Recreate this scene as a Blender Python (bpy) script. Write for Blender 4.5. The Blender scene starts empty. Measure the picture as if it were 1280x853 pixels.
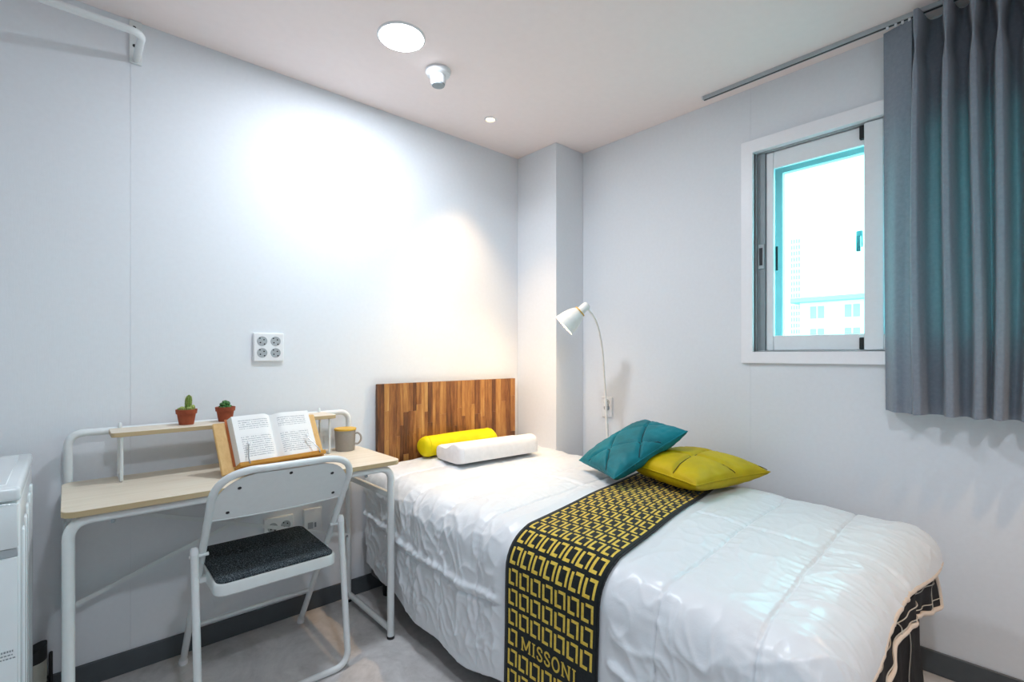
import bpy, bmesh, math, random
import numpy as np
from mathutils import Vector, Matrix, noise
random.seed(7)
scene = bpy.context.scene
COL = scene.collection
PI = math.pi

# ------------------------------------------------------------------ camera
# recovered from the vanishing points of both walls: 1280x853 frame, focal 617.7 px, horizon at y = 443
CAM_H, YAW, FPX, HOR = 1.167, math.radians(42.04), 617.7, 443.0
cam = bpy.data.cameras.new('camera')
cam.sensor_fit = 'HORIZONTAL'; cam.sensor_width = 36.0
cam.lens = FPX * 36.0 / 1280.0
cam.shift_y = (HOR - 426.5) / 1280.0
cam.clip_start = 0.02; cam.clip_end = 500
camo = bpy.data.objects.new('camera', cam); COL.objects.link(camo)
camo.location = (0, 0, CAM_H)
camo.rotation_euler = (PI / 2, 0, -YAW)
scene.camera = camo
FWD = np.array([math.sin(YAW), math.cos(YAW), 0.0]); RGT = np.array([math.cos(YAW), -math.sin(YAW), 0.0])

# ------------------------------------------------------------------ world and exposure
SKY = 9.0
LED_W, DOWN_W, LAMP_W = 12.0, 48.0, 6.0
w = bpy.data.worlds.new('overcast_sky'); scene.world = w; w.use_nodes = True
bg = w.node_tree.nodes['Background']
bg.inputs[0].default_value = (0.93, 0.98, 1.0, 1); bg.inputs[1].default_value = SKY
vs = scene.view_settings
vs.view_transform = 'Standard'; vs.look = 'None'; vs.gamma = 1.0; vs.use_curve_mapping = False
vs.exposure = 0.43

# ------------------------------------------------------------------ materials
def lin(c):
    if isinstance(c, str):
        c = tuple(int(c[i:i+2], 16) / 255 for i in (0, 2, 4))
    return tuple((x / 12.92 if x <= 0.04045 else ((x + 0.055) / 1.055) ** 2.4) for x in c) + (1.0,)

class NT:
    """small helper for writing node graphs as expressions"""
    def __init__(s, m): s.t = m.node_tree; s.n = s.t.nodes; s.l = s.t.links
    def new(s, ty, **kw):
        nd = s.n.new(ty)
        for k, v in kw.items(): setattr(nd, k, v)
        return nd
    def put(s, sock, v):
        if isinstance(v, bpy.types.NodeSocket): s.l.new(v, sock)
        else: sock.default_value = v
    def math(s, op, a, b=None, c=None):
        nd = s.new('ShaderNodeMath', operation=op)
        s.put(nd.inputs[0], a)
        if b is not None: s.put(nd.inputs[1], b)
        if c is not None: s.put(nd.inputs[2], c)
        return nd.outputs[0]
    def rng(s, x, a, b):
        return s.math('MULTIPLY', s.math('GREATER_THAN', x, a), s.math('LESS_THAN', x, b))
    def mix(s, f, a, b):
        nd = s.new('ShaderNodeMix', data_type='RGBA')
        s.put(nd.inputs[0], f); s.put(nd.inputs[6], a); s.put(nd.inputs[7], b)
        return nd.outputs[2]
    def coord(s, which='Object', scale=(1, 1, 1), loc=None):
        tc = s.new('ShaderNodeTexCoord'); mp = s.new('ShaderNodeMapping')
        s.l.new(tc.outputs[which], mp.inputs[0]); mp.inputs[3].default_value = scale
        if loc is not None: s.put(mp.inputs[1], loc)
        return mp.outputs[0]
    def noise(s, vec, scale, detail=3, rough=0.5, dist=0.0):
        nd = s.new('ShaderNodeTexNoise'); s.put(nd.inputs['Vector'], vec)
        nd.inputs['Scale'].default_value = scale; nd.inputs['Detail'].default_value = detail
        nd.inputs['Roughness'].default_value = rough; nd.inputs['Distortion'].default_value = dist
        return nd.outputs[0]
    def ramp(s, f, stops):
        nd = s.new('ShaderNodeValToRGB'); s.put(nd.inputs[0], f)
        e = nd.color_ramp.elements
        e[0].position, e[0].color = stops[0]; e[1].position, e[1].color = stops[-1]
        for p, c in stops[1:-1]:
            q = e.new(p); q.color = c
        return nd.outputs[0]
    def bump(s, h, strength, dist=0.002):
        nd = s.new('ShaderNodeBump'); s.put(nd.inputs['Height'], h)
        nd.inputs['Strength'].default_value = strength; nd.inputs['Distance'].default_value = dist
        return nd.outputs[0]

MATS = {}
def pm(name, col, rough=0.5, metal=0.0, var=None, bump=None, spec=0.5, sheen=0.0, coat=0.0):
    """procedural principled material; var=(scale, amount, stretch) colour variation, bump=(scale, strength, stretch)"""
    m = bpy.data.materials.new(name); m.use_nodes = True
    g = NT(m); b = g.n['Principled BSDF']
    c = lin(col)
    b.inputs['Base Color'].default_value = c
    b.inputs['Roughness'].default_value = rough; b.inputs['Metallic'].default_value = metal
    b.inputs['Specular IOR Level'].default_value = spec
    b.inputs['Sheen Weight'].default_value = sheen; b.inputs['Coat Weight'].default_value = coat
    var = var or (40, 0.04, (1, 1, 1))
    f = g.noise(g.coord(scale=var[2]), var[0], 4)
    d = tuple(max(0, x * (1 - var[1])) for x in c[:3]) + (1,); u = tuple(min(1, x * (1 + var[1])) for x in c[:3]) + (1,)
    g.l.new(g.ramp(f, [(0.3, d), (0.7, u)]), b.inputs['Base Color'])
    if bump:
        h = g.noise(g.coord(scale=bump[2] if len(bump) > 2 else (1, 1, 1)), bump[0], 3)
        g.l.new(g.bump(h, bump[1]), b.inputs['Normal'])
    MATS[name] = m
    return m

def emat(name, col, strength):
    m = bpy.data.materials.new(name); m.use_nodes = True
    g = NT(m); g.n.remove(g.n['Principled BSDF'])
    e = g.new('ShaderNodeEmission'); e.inputs[0].default_value = col; e.inputs[1].default_value = strength
    g.l.new(e.outputs[0], g.n['Material Output'].inputs[0])
    return m

def weave(name, col, rough=0.85, scale=600, strength=0.25, var=0.12, sheen=0.3):
    m = pm(name, col, rough, var=(90, var, (1, 1, 1)), spec=0.2, sheen=sheen)
    g = NT(m); b = g.n['Principled BSDF']
    h1 = g.noise(g.coord(scale=(1, 1, 0.08)), scale, 2); h2 = g.noise(g.coord(scale=(0.08, 0.08, 1)), scale, 2)
    g.l.new(g.bump(g.math('ADD', h1, h2), strength, 0.001), b.inputs['Normal'])
    return m

def wood(name, stops, rough=0.45, scale=3.0, stretch=(14, 14, 1), rand=True, bumpk=0.12, big=0.0):
    m = bpy.data.materials.new(name); m.use_nodes = True
    g = NT(m); b = g.n['Principled BSDF']
    loc = None
    if rand:
        oi = g.new('ShaderNodeObjectInfo'); cx = g.new('ShaderNodeCombineXYZ')
        for i in range(3): g.put(cx.inputs[i], g.math('MULTIPLY', oi.outputs['Random'], (37.0, 19.0, 53.0)[i]))
        loc = cx.outputs[0]
    v = g.coord(scale=stretch, loc=loc)
    f = g.noise(v, scale, 6, 0.62, 0.6); f2 = g.noise(v, scale * 5, 3, 0.6, 0.2)
    fac = g.math('ADD', g.math('MULTIPLY', f, 0.75), g.math('MULTIPLY', f2, 0.25))
    if rand and big:
        fac = g.math('ADD', fac, g.math('MULTIPLY', g.math('SUBTRACT', oi.outputs['Random'], 0.5), big))
    g.l.new(g.ramp(fac, [(p, lin(c)) for p, c in stops]), b.inputs['Base Color'])
    b.inputs['Roughness'].default_value = rough
    g.l.new(g.bump(fac, bumpk), b.inputs['Normal'])
    return m

M = {}
M['wall'] = pm('wall_paper', 'e7eaee', 0.62, var=(60, 0.012, (1, 1, 1)), bump=(260, 0.10, (1, 1, 0.12)), spec=0.25)
M['ceiling'] = pm('ceiling_paper', 'fbeeeb', 0.8, var=(30, 0.01, (1, 1, 1)), bump=(200, 0.05), spec=0.2)
M['base'] = pm('baseboard_vinyl', '50565a', 0.5, var=(20, 0.06, (1, 1, 1)))
M['white_metal'] = pm('white_powder_coat', 'e4e8e8', 0.32, var=(60, 0.015, (1, 1, 1)))
M['white_plastic'] = pm('white_plastic', 'eceef0', 0.38, var=(60, 0.012, (1, 1, 1)))
M['casing'] = pm('window_casing', 'f7f7fa', 0.35, var=(60, 0.01, (1, 1, 1)))
M['appliance'] = pm('white_enamel', 'e6ecee', 0.22, var=(20, 0.01, (1, 1, 1)), coat=0.3)
M['grey_plastic'] = pm('grey_plastic', '8f989c', 0.4)
M['socket'] = pm('socket_grey', 'aeb4b8', 0.45)
M['dark_plastic'] = pm('dark_plastic', '202427', 0.45)
M['black'] = pm('black_rubber', '121416', 0.6)
M['chrome'] = pm('steel', 'b9c0c4', 0.25, metal=0.9)
M['ash'] = wood('pale_ash_laminate', [(0.25, 'd3c5ae'), (0.5, 'e0d4c0'), (0.75, 'e8decc')], 0.42, 2.2, (1.0, 16, 16), rand=False, bumpk=0.04)
M['ash_edge'] = wood('ash_edge_band', [(0.25, 'b09a74'), (0.5, 'bda780'), (0.75, 'c6b28d')], 0.5, 2.2, (1, 16, 16), rand=False, bumpk=0.03)
M['acacia'] = wood('acacia_strip', [(0.22, '432613'), (0.38, '6f4220'), (0.50, '945f30'), (0.64, 'b68144'), (0.82, 'd4a767')], 0.5, 2.6, (11, 11, 1.2), bumpk=0.2, big=0.36)
M['bamboo'] = wood('bamboo_board', [(0.25, 'c79a5c'), (0.5, 'd8b074'), (0.75, 'e3c18b')], 0.4, 3.0, (14, 14, 1.2), rand=False, bumpk=0.05)
M['amber_wood'] = wood('amber_wood_ledge', [(0.25, 'a8701f'), (0.5, 'bd8530'), (0.75, 'cf9a45')], 0.4, 3.0, (1.2, 14, 14), rand=False, bumpk=0.05)
M['terracotta'] = pm('terracotta', '96492c', 0.8, var=(60, 0.15, (1, 1, 1)), bump=(150, 0.1))
M['soil'] = pm('potting_soil', '3b2a20', 0.95, var=(120, 0.3, (1, 1, 1)), bump=(160, 0.8))
M['cactus'] = pm('cactus_skin', '6f8434', 0.6, var=(70, 0.2, (1, 1, 1)), bump=(220, 0.4))
M['cactus_pale'] = pm('cactus_offset', '9aa85c', 0.6, var=(90, 0.3, (1, 1, 1)))
M['succulent'] = pm('succulent_leaf', '3d6e34', 0.5, var=(90, 0.35, (1, 1, 1)))
M['spine'] = pm('cactus_spine', 'd9d3a8', 0.7)
M['mug'] = pm('grey_stoneware', '9c9791', 0.4, var=(120, 0.03, (1, 1, 1)))
M['lid'] = wood('mug_lid', [(0.3, 'c9992a'), (0.7, 'dcb146')], 0.45, 3, (8, 2, 8), rand=False, bumpk=0.03)
M['seat_fabric'] = weave('seat_fabric', '2f363c', 0.95, 500, 0.6, 0.5, 0.0)
def _fleck(m):
    g = NT(m); b = g.n['Principled BSDF']
    n = g.noise(g.coord(scale=(1, 1, 1)), 260, 3, 0.7)
    g.l.new(g.ramp(n, [(0.40, lin('1d2226')), (0.52, lin('343c42')), (0.66, lin('7d878c'))]), b.inputs['Base Color'])
_fleck(M['seat_fabric'])
M['mattress'] = weave('mattress_cover', '3b4650', 0.9, 500, 0.3, 0.15)
M['charcoal'] = weave('charcoal_cotton', '29292b', 0.8, 400, 0.25, 0.15, 0.0)
M['piping'] = pm('cream_piping', 'ead9c8', 0.6, bump=(300, 0.2))
M['thread'] = pm('pale_thread', 'cfc9bd', 0.7)
M['dark_thread'] = pm('dark_thread', '123038', 0.7)
M['olive_thread'] = pm('olive_thread', '4a4208', 0.7)
M['teal'] = pm('teal_velvet', '04707c', 0.6, var=(9, 0.25, (1, 1, 1)), bump=(45, 0.15), sheen=0.0, spec=0.3)
M['mustard'] = pm('mustard_velvet', 'c2a800', 0.6, var=(9, 0.15, (1, 1, 1)), bump=(45, 0.15), sheen=0.0, spec=0.3)
M['yellow'] = pm('yellow_velvet', 'e6d400', 0.65, var=(15, 0.08, (1, 1, 1)), bump=(50, 0.1), spec=0.3)
M['foam'] = pm('white_pillow_knit', 'f2eeee', 0.75, bump=(300, 0.12))
M['bed_base'] = weave('bed_base_fabric', '2c3238', 0.9, 400, 0.2, 0.1)
M['paper'] = pm('page_edge', 'e9e6df', 0.8, var=(300, 0.08, (1, 1, 12)))
M['book_cover'] = pm('orange_book_cover', 'b5622a', 0.5)
M['lamp_white'] = pm('lamp_enamel', 'eeeeea', 0.35)
M['canister'] = pm('beige_plastic', 'b3b2a6', 0.5)

# duvet cotton with a silky gloss
def _duvet():
    m = pm('white_satin_cotton', 'e2e6ea', 0.33, var=(30, 0.010, (1, 1, 1)), spec=0.5, sheen=0.1)
    g = NT(m); b = g.n['Principled BSDF']
    rd = g.new('ShaderNodeTexNoise', noise_type='RIDGED_MULTIFRACTAL')
    g.l.new(g.coord(), rd.inputs['Vector']); rd.inputs['Scale'].default_value = 7.0; rd.inputs['Detail'].default_value = 3.0
    rd.inputs['Distortion'].default_value = 0.7
    a = g.noise(g.coord(), 30, 4, 0.6, 0.8)
    g.l.new(g.bump(g.math('ADD', g.math('MULTIPLY', rd.outputs[0], 0.5), g.math('MULTIPLY', a, 0.5)), 0.30, 0.006), b.inputs['Normal'])
    return m
M['duvet'] = _duvet()

# vinyl floor with a cloudy concrete print
def _floor():
    m = bpy.data.materials.new('concrete_vinyl'); m.use_nodes = True
    g = NT(m); b = g.n['Principled BSDF']
    v = g.coord()
    a = g.noise(v, 3.2, 8, 0.65, 1.3); c = g.noise(v, 22, 6, 0.7, 0.6)
    f = g.math('ADD', g.math('MULTIPLY', a, 0.7), g.math('MULTIPLY', c, 0.3))
    g.l.new(g.ramp(f, [(0.32, lin('aaa7a4')), (0.5, lin('c9c6c5')), (0.68, lin('e0dddb'))]), b.inputs['Base Color'])
    b.inputs['Roughness'].default_value = 0.5
    g.l.new(g.bump(c, 0.08), b.inputs['Normal'])
    return m
M['floor'] = _floor()

# tinted window glass: a thin pane that lets daylight straight through
def _glass():
    m = bpy.data.materials.new('teal_tinted_glass'); m.use_nodes = True
    g = NT(m); g.n.remove(g.n['Principled BSDF'])
    t = g.new('ShaderNodeBsdfTransparent')
    g.l.new(g.ramp(g.noise(g.coord(), 2.0, 2), [(0.3, (0.43, 0.80, 0.82, 1)), (0.7, (0.45, 0.82, 0.84, 1))]), t.inputs[0])
    gl = g.new('ShaderNodeBsdfGlossy'); gl.inputs['Roughness'].default_value = 0.02
    mx = g.new('ShaderNodeMixShader'); mx.inputs[0].default_value = 0.05
    g.l.new(t.outputs[0], mx.inputs[1]); g.l.new(gl.outputs[0], mx.inputs[2])
    g.l.new(mx.outputs[0], g.n['Material Output'].inputs[0])
    return m
M['glass'] = _glass()

# curtain: grey linen that lets teal daylight through
def _curtain():
    m = weave('grey_linen_curtain', '858d98', 0.7, 450, 0.2, 0.07, 0.2)
    g = NT(m); b = g.n['Principled BSDF']
    t = g.new('ShaderNodeBsdfTranslucent'); t.inputs[0].default_value = (0.12, 0.42, 0.44, 1)
    mx = g.new('ShaderNodeMixShader'); mx.inputs[0].default_value = 0.05
    g.l.new(b.outputs[0], mx.inputs[1]); g.l.new(t.outputs[0], mx.inputs[2])
    g.l.new(mx.outputs[0], g.n['Material Output'].inputs[0])
    return m
M['curtain'] = _curtain()

# bed runner print: rows of open square brackets, UV in columns (x) and rows (y)
def _runner():
    m = weave('runner_cotton', '161b1c', 0.8, 500, 0.2, 0.1, 0.1)
    g = NT(m); b = g.n['Principled BSDF']
    uv = g.new('ShaderNodeUVMap'); sp = g.new('ShaderNodeSeparateXYZ'); g.l.new(uv.outputs[0], sp.inputs[0])
    U, V = sp.outputs[0], sp.outputs[1]
    x, y = g.math('FRACT', U), g.math('FRACT', V)
    R = g.rng
    mul = lambda a, c: g.math('MULTIPLY', a, c)
    mxx = lambda a, c: g.math('MAXIMUM', a, c)
    left = mul(R(x, .06, .24), R(y, .10, .86)); bot = mul(R(x, .06, .58), R(y, .10, .25))
    right = mul(R(x, .74, .90), R(y, .14, .92)); top = mul(R(x, .36, .90), R(y, .78, .92))
    pat = mxx(mxx(left, bot), mxx(right, top))
    pat = mul(pat, R(U, 0.0, 7.0))
    pat = mul(pat, g.math('SUBTRACT', 1.0, mul(R(U, 1.0, 7.0), R(V, 2.0, 3.0))))
    n = g.noise(g.coord(), 120, 3)
    yel = g.ramp(n, [(0.3, lin('d2b23f')), (0.7, lin('e4ca5a'))]); blk = g.ramp(n, [(0.3, lin('0f1617')), (0.7, lin('1a2223'))])
    g.l.new(g.mix(pat, blk, yel), b.inputs['Base Color'])
    return m
M['runner'] = _runner()
M['runner_gold'] = pm('runner_gold_print', 'd2b548', 0.75)

# printed book page: grey lines of type inside margins
def _page():
    m = bpy.data.materials.new('printed_page'); m.use_nodes = True
    g = NT(m); b = g.n['Principled BSDF']
    uv = g.new('ShaderNodeUVMap'); sp = g.new('ShaderNodeSeparateXYZ'); g.l.new(uv.outputs[0], sp.inputs[0])
    U, V = sp.outputs[0], sp.outputs[1]
    row = g.math('FLOOR', g.math('MULTIPLY', V, 22)); fr = g.math('FRACT', g.math('MULTIPLY', V, 22))
    cx = g.new('ShaderNodeCombineXYZ'); g.put(cx.inputs[0], g.math('MULTIPLY', U, 40)); g.put(cx.inputs[1], g.math('MULTIPLY', row, 7.3))
    word = g.math('GREATER_THAN', g.noise(cx.outputs[0], 1.6, 2), 0.44)
    ink = g.math('MULTIPLY', g.math('MULTIPLY', word, g.rng(fr, .28, .68)), g.math('MULTIPLY', g.rng(U, .13, .87), g.rng(V, .10, .90)))
    ink = g.math('MULTIPLY', ink, g.math('SUBTRACT', 1.0, g.rng(V, .56, .70)))
    g.l.new(g.mix(ink, lin('f3f2f0'), lin('b4b6b9')), b.inputs['Base Color'])
    b.inputs['Roughness'].default_value = 0.8
    return m
M['page'] = _page()

# ------------------------------------------------------------------ mesh builder
class MB:
    def __init__(s): s.v = []; s.f = []; s.uv = None
    def add(s, vs, fs):
        o = len(s.v); s.v += [tuple(float(c) for c in p) for p in vs]; s.f += [tuple(i + o for i in f) for f in fs]; return s
    def box(s, x0, x1, y0, y1, z0, z1, bev=0.0, seg=2):
        bm = bmesh.new(); bmesh.ops.create_cube(bm, size=1)
        for v in bm.verts:
            v.co = Vector((x0 + (v.co.x + .5) * (x1 - x0), y0 + (v.co.y + .5) * (y1 - y0), z0 + (v.co.z + .5) * (z1 - z0)))
        if bev > 0:
            bmesh.ops.bevel(bm, geom=list(bm.edges), offset=bev, segments=seg, affect='EDGES', profile=0.5)
        bm.verts.index_update()
        s.add([v.co for v in bm.verts], [[v.index for v in f.verts] for f in bm.faces]); bm.free(); return s
    def loft(s, loops, cap=True, closed=True):
        n = len(loops[0]); vs = [p for l in loops for p in l]; fs = []
        for i in range(len(loops) - 1):
            for j in range(n if closed else n - 1):
                k = (j + 1) % n
                fs.append((i * n + j, i * n + k, (i + 1) * n + k, (i + 1) * n + j))
        if cap:
            fs.append(tuple(range(n))[::-1]); fs.append(tuple((len(loops) - 1) * n + j for j in range(n)))
        return s.add(vs, fs)
    def tube(s, pts, r, n=12, loop=False, cap=True):
        P = [Vector(p) for p in pts]; N = len(P)
        T = []
        for i in range(N):
            a = P[i - 1] if (i > 0 or loop) else P[i]; b = P[(i + 1) % N] if (i < N - 1 or loop) else P[i]
            T.append((b - a).normalized())
        up = Vector((0, 0, 1)) if abs(T[0].z) < .9 else Vector((1, 0, 0))
        u = T[0].cross(up).normalized(); loops = []
        for i in range(N):
            u = (u - T[i] * u.dot(T[i])).normalized(); w_ = T[i].cross(u)
            rr = r[i] if isinstance(r, (list, tuple)) else r
            loops.append([P[i] + (u * math.cos(2 * PI * k / n) + w_ * math.sin(2 * PI * k / n)) * rr for k in range(n)])
        if loop: loops.append(loops[0])
        return s.loft(loops, cap and not loop)
    def lathe(s, prof, c=(0, 0, 0), axis=(0, 0, 1), n=32, cap=True):
        A = Vector(axis).normalized(); up = Vector((1, 0, 0)) if abs(A.x) < .9 else Vector((0, 1, 0))
        u = A.cross(up).normalized(); w_ = A.cross(u); C = Vector(c)
        loops = [[C + A * z + (u * math.cos(2 * PI * k / n) + w_ * math.sin(2 * PI * k / n)) * max(r, 1e-5) for k in range(n)] for r, z in prof]
        return s.loft(loops, cap)
    def prism(s, outline, fn, t0, t1):
        """extrude a 2-D outline: fn(a, b, t) -> point"""
        return s.loft([[fn(a, b, t0) for a, b in outline], [fn(a, b, t1) for a, b in outline]])
    def grid(s, rows):
        n = len(rows[0]); fs = []
        for i in range(len(rows) - 1):
            for j in range(n - 1): fs.append((i * n + j, i * n + j + 1, (i + 1) * n + j + 1, (i + 1) * n + j))
        return s.add([p for r in rows for p in r], fs)

ORG = {}
def setp(o, label=None, cat=None, group=None, kind=None):
    if label: o['label'] = label
    if cat: o['category'] = cat
    if group: o['group'] = group
    if kind: o['kind'] = kind
    return o
def thing(name, loc, label, cat, group=None, kind=None):
    o = bpy.data.objects.new(name, None); COL.objects.link(o); o.location = loc
    o.empty_display_size = 0.05; ORG[o.name] = Vector(loc)
    return setp(o, label, cat, group, kind)
def build(mb, name, mat, parent=None, angle=40, label=None, cat=None, group=None, kind=None, origin=None, uvs=None):
    if parent is not None:
        org = ORG[parent.name]
    else:
        if origin is None:
            a = np.array(mb.v); origin = ((a[:, 0].min() + a[:, 0].max()) / 2, (a[:, 1].min() + a[:, 1].max()) / 2, a[:, 2].min())
        org = Vector(origin)
    me = bpy.data.meshes.new(name)
    me.from_pydata([(p[0] - org.x, p[1] - org.y, p[2] - org.z) for p in mb.v], [], mb.f)
    bm = bmesh.new(); bm.from_mesh(me); bmesh.ops.recalc_face_normals(bm, faces=bm.faces); bm.to_mesh(me); bm.free()
    if uvs is not None:
        lay = me.uv_layers.new(name='UVMap')
        for lp in me.loops: lay.data[lp.index].uv = uvs[lp.vertex_index]
    me.update(); me.shade_smooth(); me.set_sharp_from_angle(angle=math.radians(angle))
    me.materials.append(mat)
    o = bpy.data.objects.new(name, me); COL.objects.link(o)
    if parent is not None: o.parent = parent
    else: o.location = org
    ORG[o.name] = org
    return setp(o, label, cat, group, kind)

def fillet(pts, r, seg=8):
    P = [Vector(p) for p in pts]; out = [P[0]]
    for i in range(1, len(P) - 1):
        a, b, c = P[i - 1], P[i], P[i + 1]
        d = min(r, (a - b).length * .49, (c - b).length * .49)
        p0 = b + (a - b).normalized() * d; p2 = b + (c - b).normalized() * d
        for k in range(seg + 1):
            t = k / seg
            q = (1 - t) ** 2 * p0 + 2 * t * (1 - t) * b + t * t * p2
            m = (p0 + p2) / 2 + ((b - (p0 + p2) / 2) * 0.586)      # nudge towards a true arc
            out.append(q.lerp(q + (m - (0.25 * p0 + 0.5 * b + 0.25 * p2)) * (4 * t * (1 - t)), 1.0))
    out.append(P[-1]); return out
def rrect(x0, x1, y0, y1, r, seg=6):
    out = []
    for cx, cy, a in ((x1 - r, y1 - r, 0), (x0 + r, y1 - r, 90), (x0 + r, y0 + r, 180), (x1 - r, y0 + r, 270)):
        for k in range(seg + 1):
            t = math.radians(a + 90 * k / seg); out.append((cx + r * math.cos(t), cy + r * math.sin(t)))
    return out
def catmull(pts, n):
    P = [np.array(p, float) for p in pts]; P = [2 * P[0] - P[1]] + P + [2 * P[-1] - P[-2]]; out = []
    for i in range(1, len(P) - 2):
        for k in range(n):
            t = k / n
            out.append(0.5 * ((2 * P[i]) + (P[i + 1] - P[i - 1]) * t + (2 * P[i - 1] - 5 * P[i] + 4 * P[i + 1] - P[i + 2]) * t * t + (3 * P[i] - P[i - 1] - 3 * P[i + 1] + P[i + 2]) * t ** 3))
    out.append(P[-2]); return out

# ------------------------------------------------------------------ the room
YA, XB, H = 2.294, 2.357, 2.40
XL, YF = -1.15, -1.25
WY0, WY1, WZ0, WZ1 = -0.10, 0.946, 1.178, 2.094          # window opening in the right wall
build(MB().box(XL - .2, XB + .2, YF - .2, YA + .2, -.15, 0), 'floor', M['floor'], label='grey cloudy concrete-look vinyl floor of the bedroom', cat='floor', kind='structure')
build(MB().box(XL - .2, XB + .2, YF - .2, YA + .2, H, H + .15), 'ceiling', M['ceiling'], label='flat off-white bedroom ceiling with recessed lights', cat='ceiling', kind='structure')
wb = build(MB().box(XL - .2, XB + .2, YA + .0012, YA + .2, 0, H), 'wall_back', M['wall'], label='light grey papered wall behind the desk and headboard', cat='wall', kind='structure')
for a, b in ((XL, .1744), (.1753, XB)):
    build(MB().box(a, b, YA, YA + .0015, 0, H, .0004, 1), 'wall_panel', M['wall'], wb)
wr = MB()
wr.box(XB + .0012, XB + .2, WY1, YA, 0, H).box(XB + .0012, XB + .2, YF, WY0, 0, H)
wr.box(XB + .0012, XB + .2, WY0, WY1, 0, WZ0).box(XB + .0012, XB + .2, WY0, WY1, WZ1, H)
wr = build(wr, 'wall_right', M['wall'], label='light grey papered wall with the window beside the bed', cat='wall', kind='structure')
for y0, y1, z0, z1 in ((.9621, YA, 0, H), (WY0 - .001, .9612, 0, WZ0 - .002), (WY0 - .001, .9612, WZ1 + .002, H), (YF, WY0 - .0025, 0, H)):
    build(MB().box(XB, XB + .0015, y0, y1, z0, z1, .0004, 1), 'wall_panel', M['wall'], wr)
build(MB().box(XL - .2, XL, YF, YA, 0, H), 'wall_left', M['wall'], label='plain light grey wall on the washing machine side', cat='wall', kind='structure')
build(MB().box(XL - .2, XB + .2, YF - .2, YF, 0, H), 'wall_front', M['wall'], label='plain light grey wall opposite the headboard wall', cat='wall', kind='structure')
build(MB().box(2.115, XB, 1.962, YA, 0, H, .002, 1), 'wall_column', M['wall'], label='square papered corner column beside the headboard', cat='column', kind='structure')
build(MB().box(XL, 2.115, YA - .009, YA, 0, .08, .003, 1), 'baseboard_back', M['base'], label='dark grey vinyl baseboard along the desk wall', cat='baseboard', kind='structure')
build(MB().box(XB - .009, XB, YF, 1.962, 0, .085, .003, 1), 'baseboard_right', M['base'], label='dark grey vinyl baseboard under the window wall', cat='baseboard', kind='structure')
build(MB().box(XL, XL + .009, YF, YA - .009, 0, .08, .003, 1), 'baseboard_left', M['base'], label='dark grey vinyl baseboard behind the washing machine wall', cat='baseboard', kind='structure')
bc = MB().box(2.106, 2.115, 1.953, YA - .009, 0, .08, .003, 1); bc.box(2.115, XB - .009, 1.953, 1.962, 0, .08, .003, 1)
build(bc, 'baseboard_column', M['base'], label='dark grey vinyl baseboard around the corner column', cat='baseboard', kind='structure')

# ------------------------------------------------------------------ window
win = thing('window_1', (XB, (WY0 + WY1) / 2, WZ0), 'white sliding window with teal tinted glass half behind the curtain', 'window', kind='structure')
def frame_bars(name, x0, x1, y0, y1, z0, z1, wy, wz, mat, parent, bev=.002):
    """four bars of a rectangular frame, outer size y0..y1 z0..z1, each bar an own part"""
    return [build(MB().box(x0, x1, a, b, c, d, bev, 1), name, mat, parent) for a, b, c, d in
            ((y0, y0 + wy, z0, z1), (y1 - wy, y1, z0, z1), (y0 + wy, y1 - wy, z0, z0 + wz), (y0 + wy, y1 - wy, z1 - wz, z1))]
def mitred(name, x0, x1, oy0, oy1, oz0, oz1, iy0, iy1, iz0, iz1, mat, parent):
    for q in ([(oy0, oz0), (oy1, oz0), (iy1, iz0), (iy0, iz0)], [(oy1, oz0), (oy1, oz1), (iy1, iz1), (iy1, iz0)],
              [(oy1, oz1), (oy0, oz1), (iy0, iz1), (iy1, iz1)], [(oy0, oz1), (oy0, oz0), (iy0, iz0), (iy0, iz1)]):
        build(MB().prism(q, lambda a, b, t: (t, a, b), x0, x1), name, mat, parent)
mitred('casing', XB - .018, XB + .012, WY0 - .05, WY1 + .051, WZ0 - .051, WZ1 + .056, WY0, WY1, WZ0, WZ1, M['casing'], win)
frame_bars('jamb', XB + .012, XB + .195, WY0 - .001, WY1 + .001, WZ0 - .001, WZ1 + .001, .006, .006, M['socket'], win)
def sash(x0, x1, y0, y1, stile, rail_b, rail_t):
    s = build(MB().box(x0, x1, y1 - stile, y1, WZ0 + .006, WZ1 - .006, .003, 1).box(x0, x1, y0, y0 + stile, WZ0 + .006, WZ1 - .006, .003, 1)
              .box(x0, x1, y0 + stile, y1 - stile, WZ0 + .006, WZ0 + rail_b, .003, 1).box(x0, x1, y0 + stile, y1 - stile, WZ1 - rail_t, WZ1 - .006, .003, 1), 'sash', M['white_plastic'], win)
    build(MB().box((x0 + x1) / 2 - .001, (x0 + x1) / 2 + .001, y0 + stile - .004, y1 - stile + .004, WZ0 + rail_b - .004, WZ1 - rail_t + .004), 'glass_pane', M['glass'], s)
    return s
s_in = sash(XB + .030, XB + .052, .43, .905, .033, .073, .083)
s_fr = sash(XB + .003, XB + .027, WY0 + .006, .5235, .065, .068, .075)
# recessed pull on the jamb strip and the black rollers of the front sash
build(MB().box(XB + .020, XB + .060, .9055, .940, WZ0 + .006, WZ1 - .006), 'jamb_strip', M['grey_plastic'], win)
pl = build(MB().box(XB + .014, XB + .0205, .908, .934, 1.56, 1.672, .002, 1), 'pull_handle', M['socket'], win)
build(MB().box(XB + .0125, XB + .0145, .914, .928, 1.575, 1.655), 'pull_recess', M['dark_plastic'], pl)
build(MB().box(XB + .053, XB + .058, .862, .872, 1.55, 1.66, .001, 1), 'sash_pull', M['dark_plastic'], win)
for z0, z1 in ((2.03, 2.085), (1.186, 1.235)):
    build(MB().box(XB + .008, XB + .028, .5238, .541, z0, z1, .004, 2), 'roller_block', M['black'], win)
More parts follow.
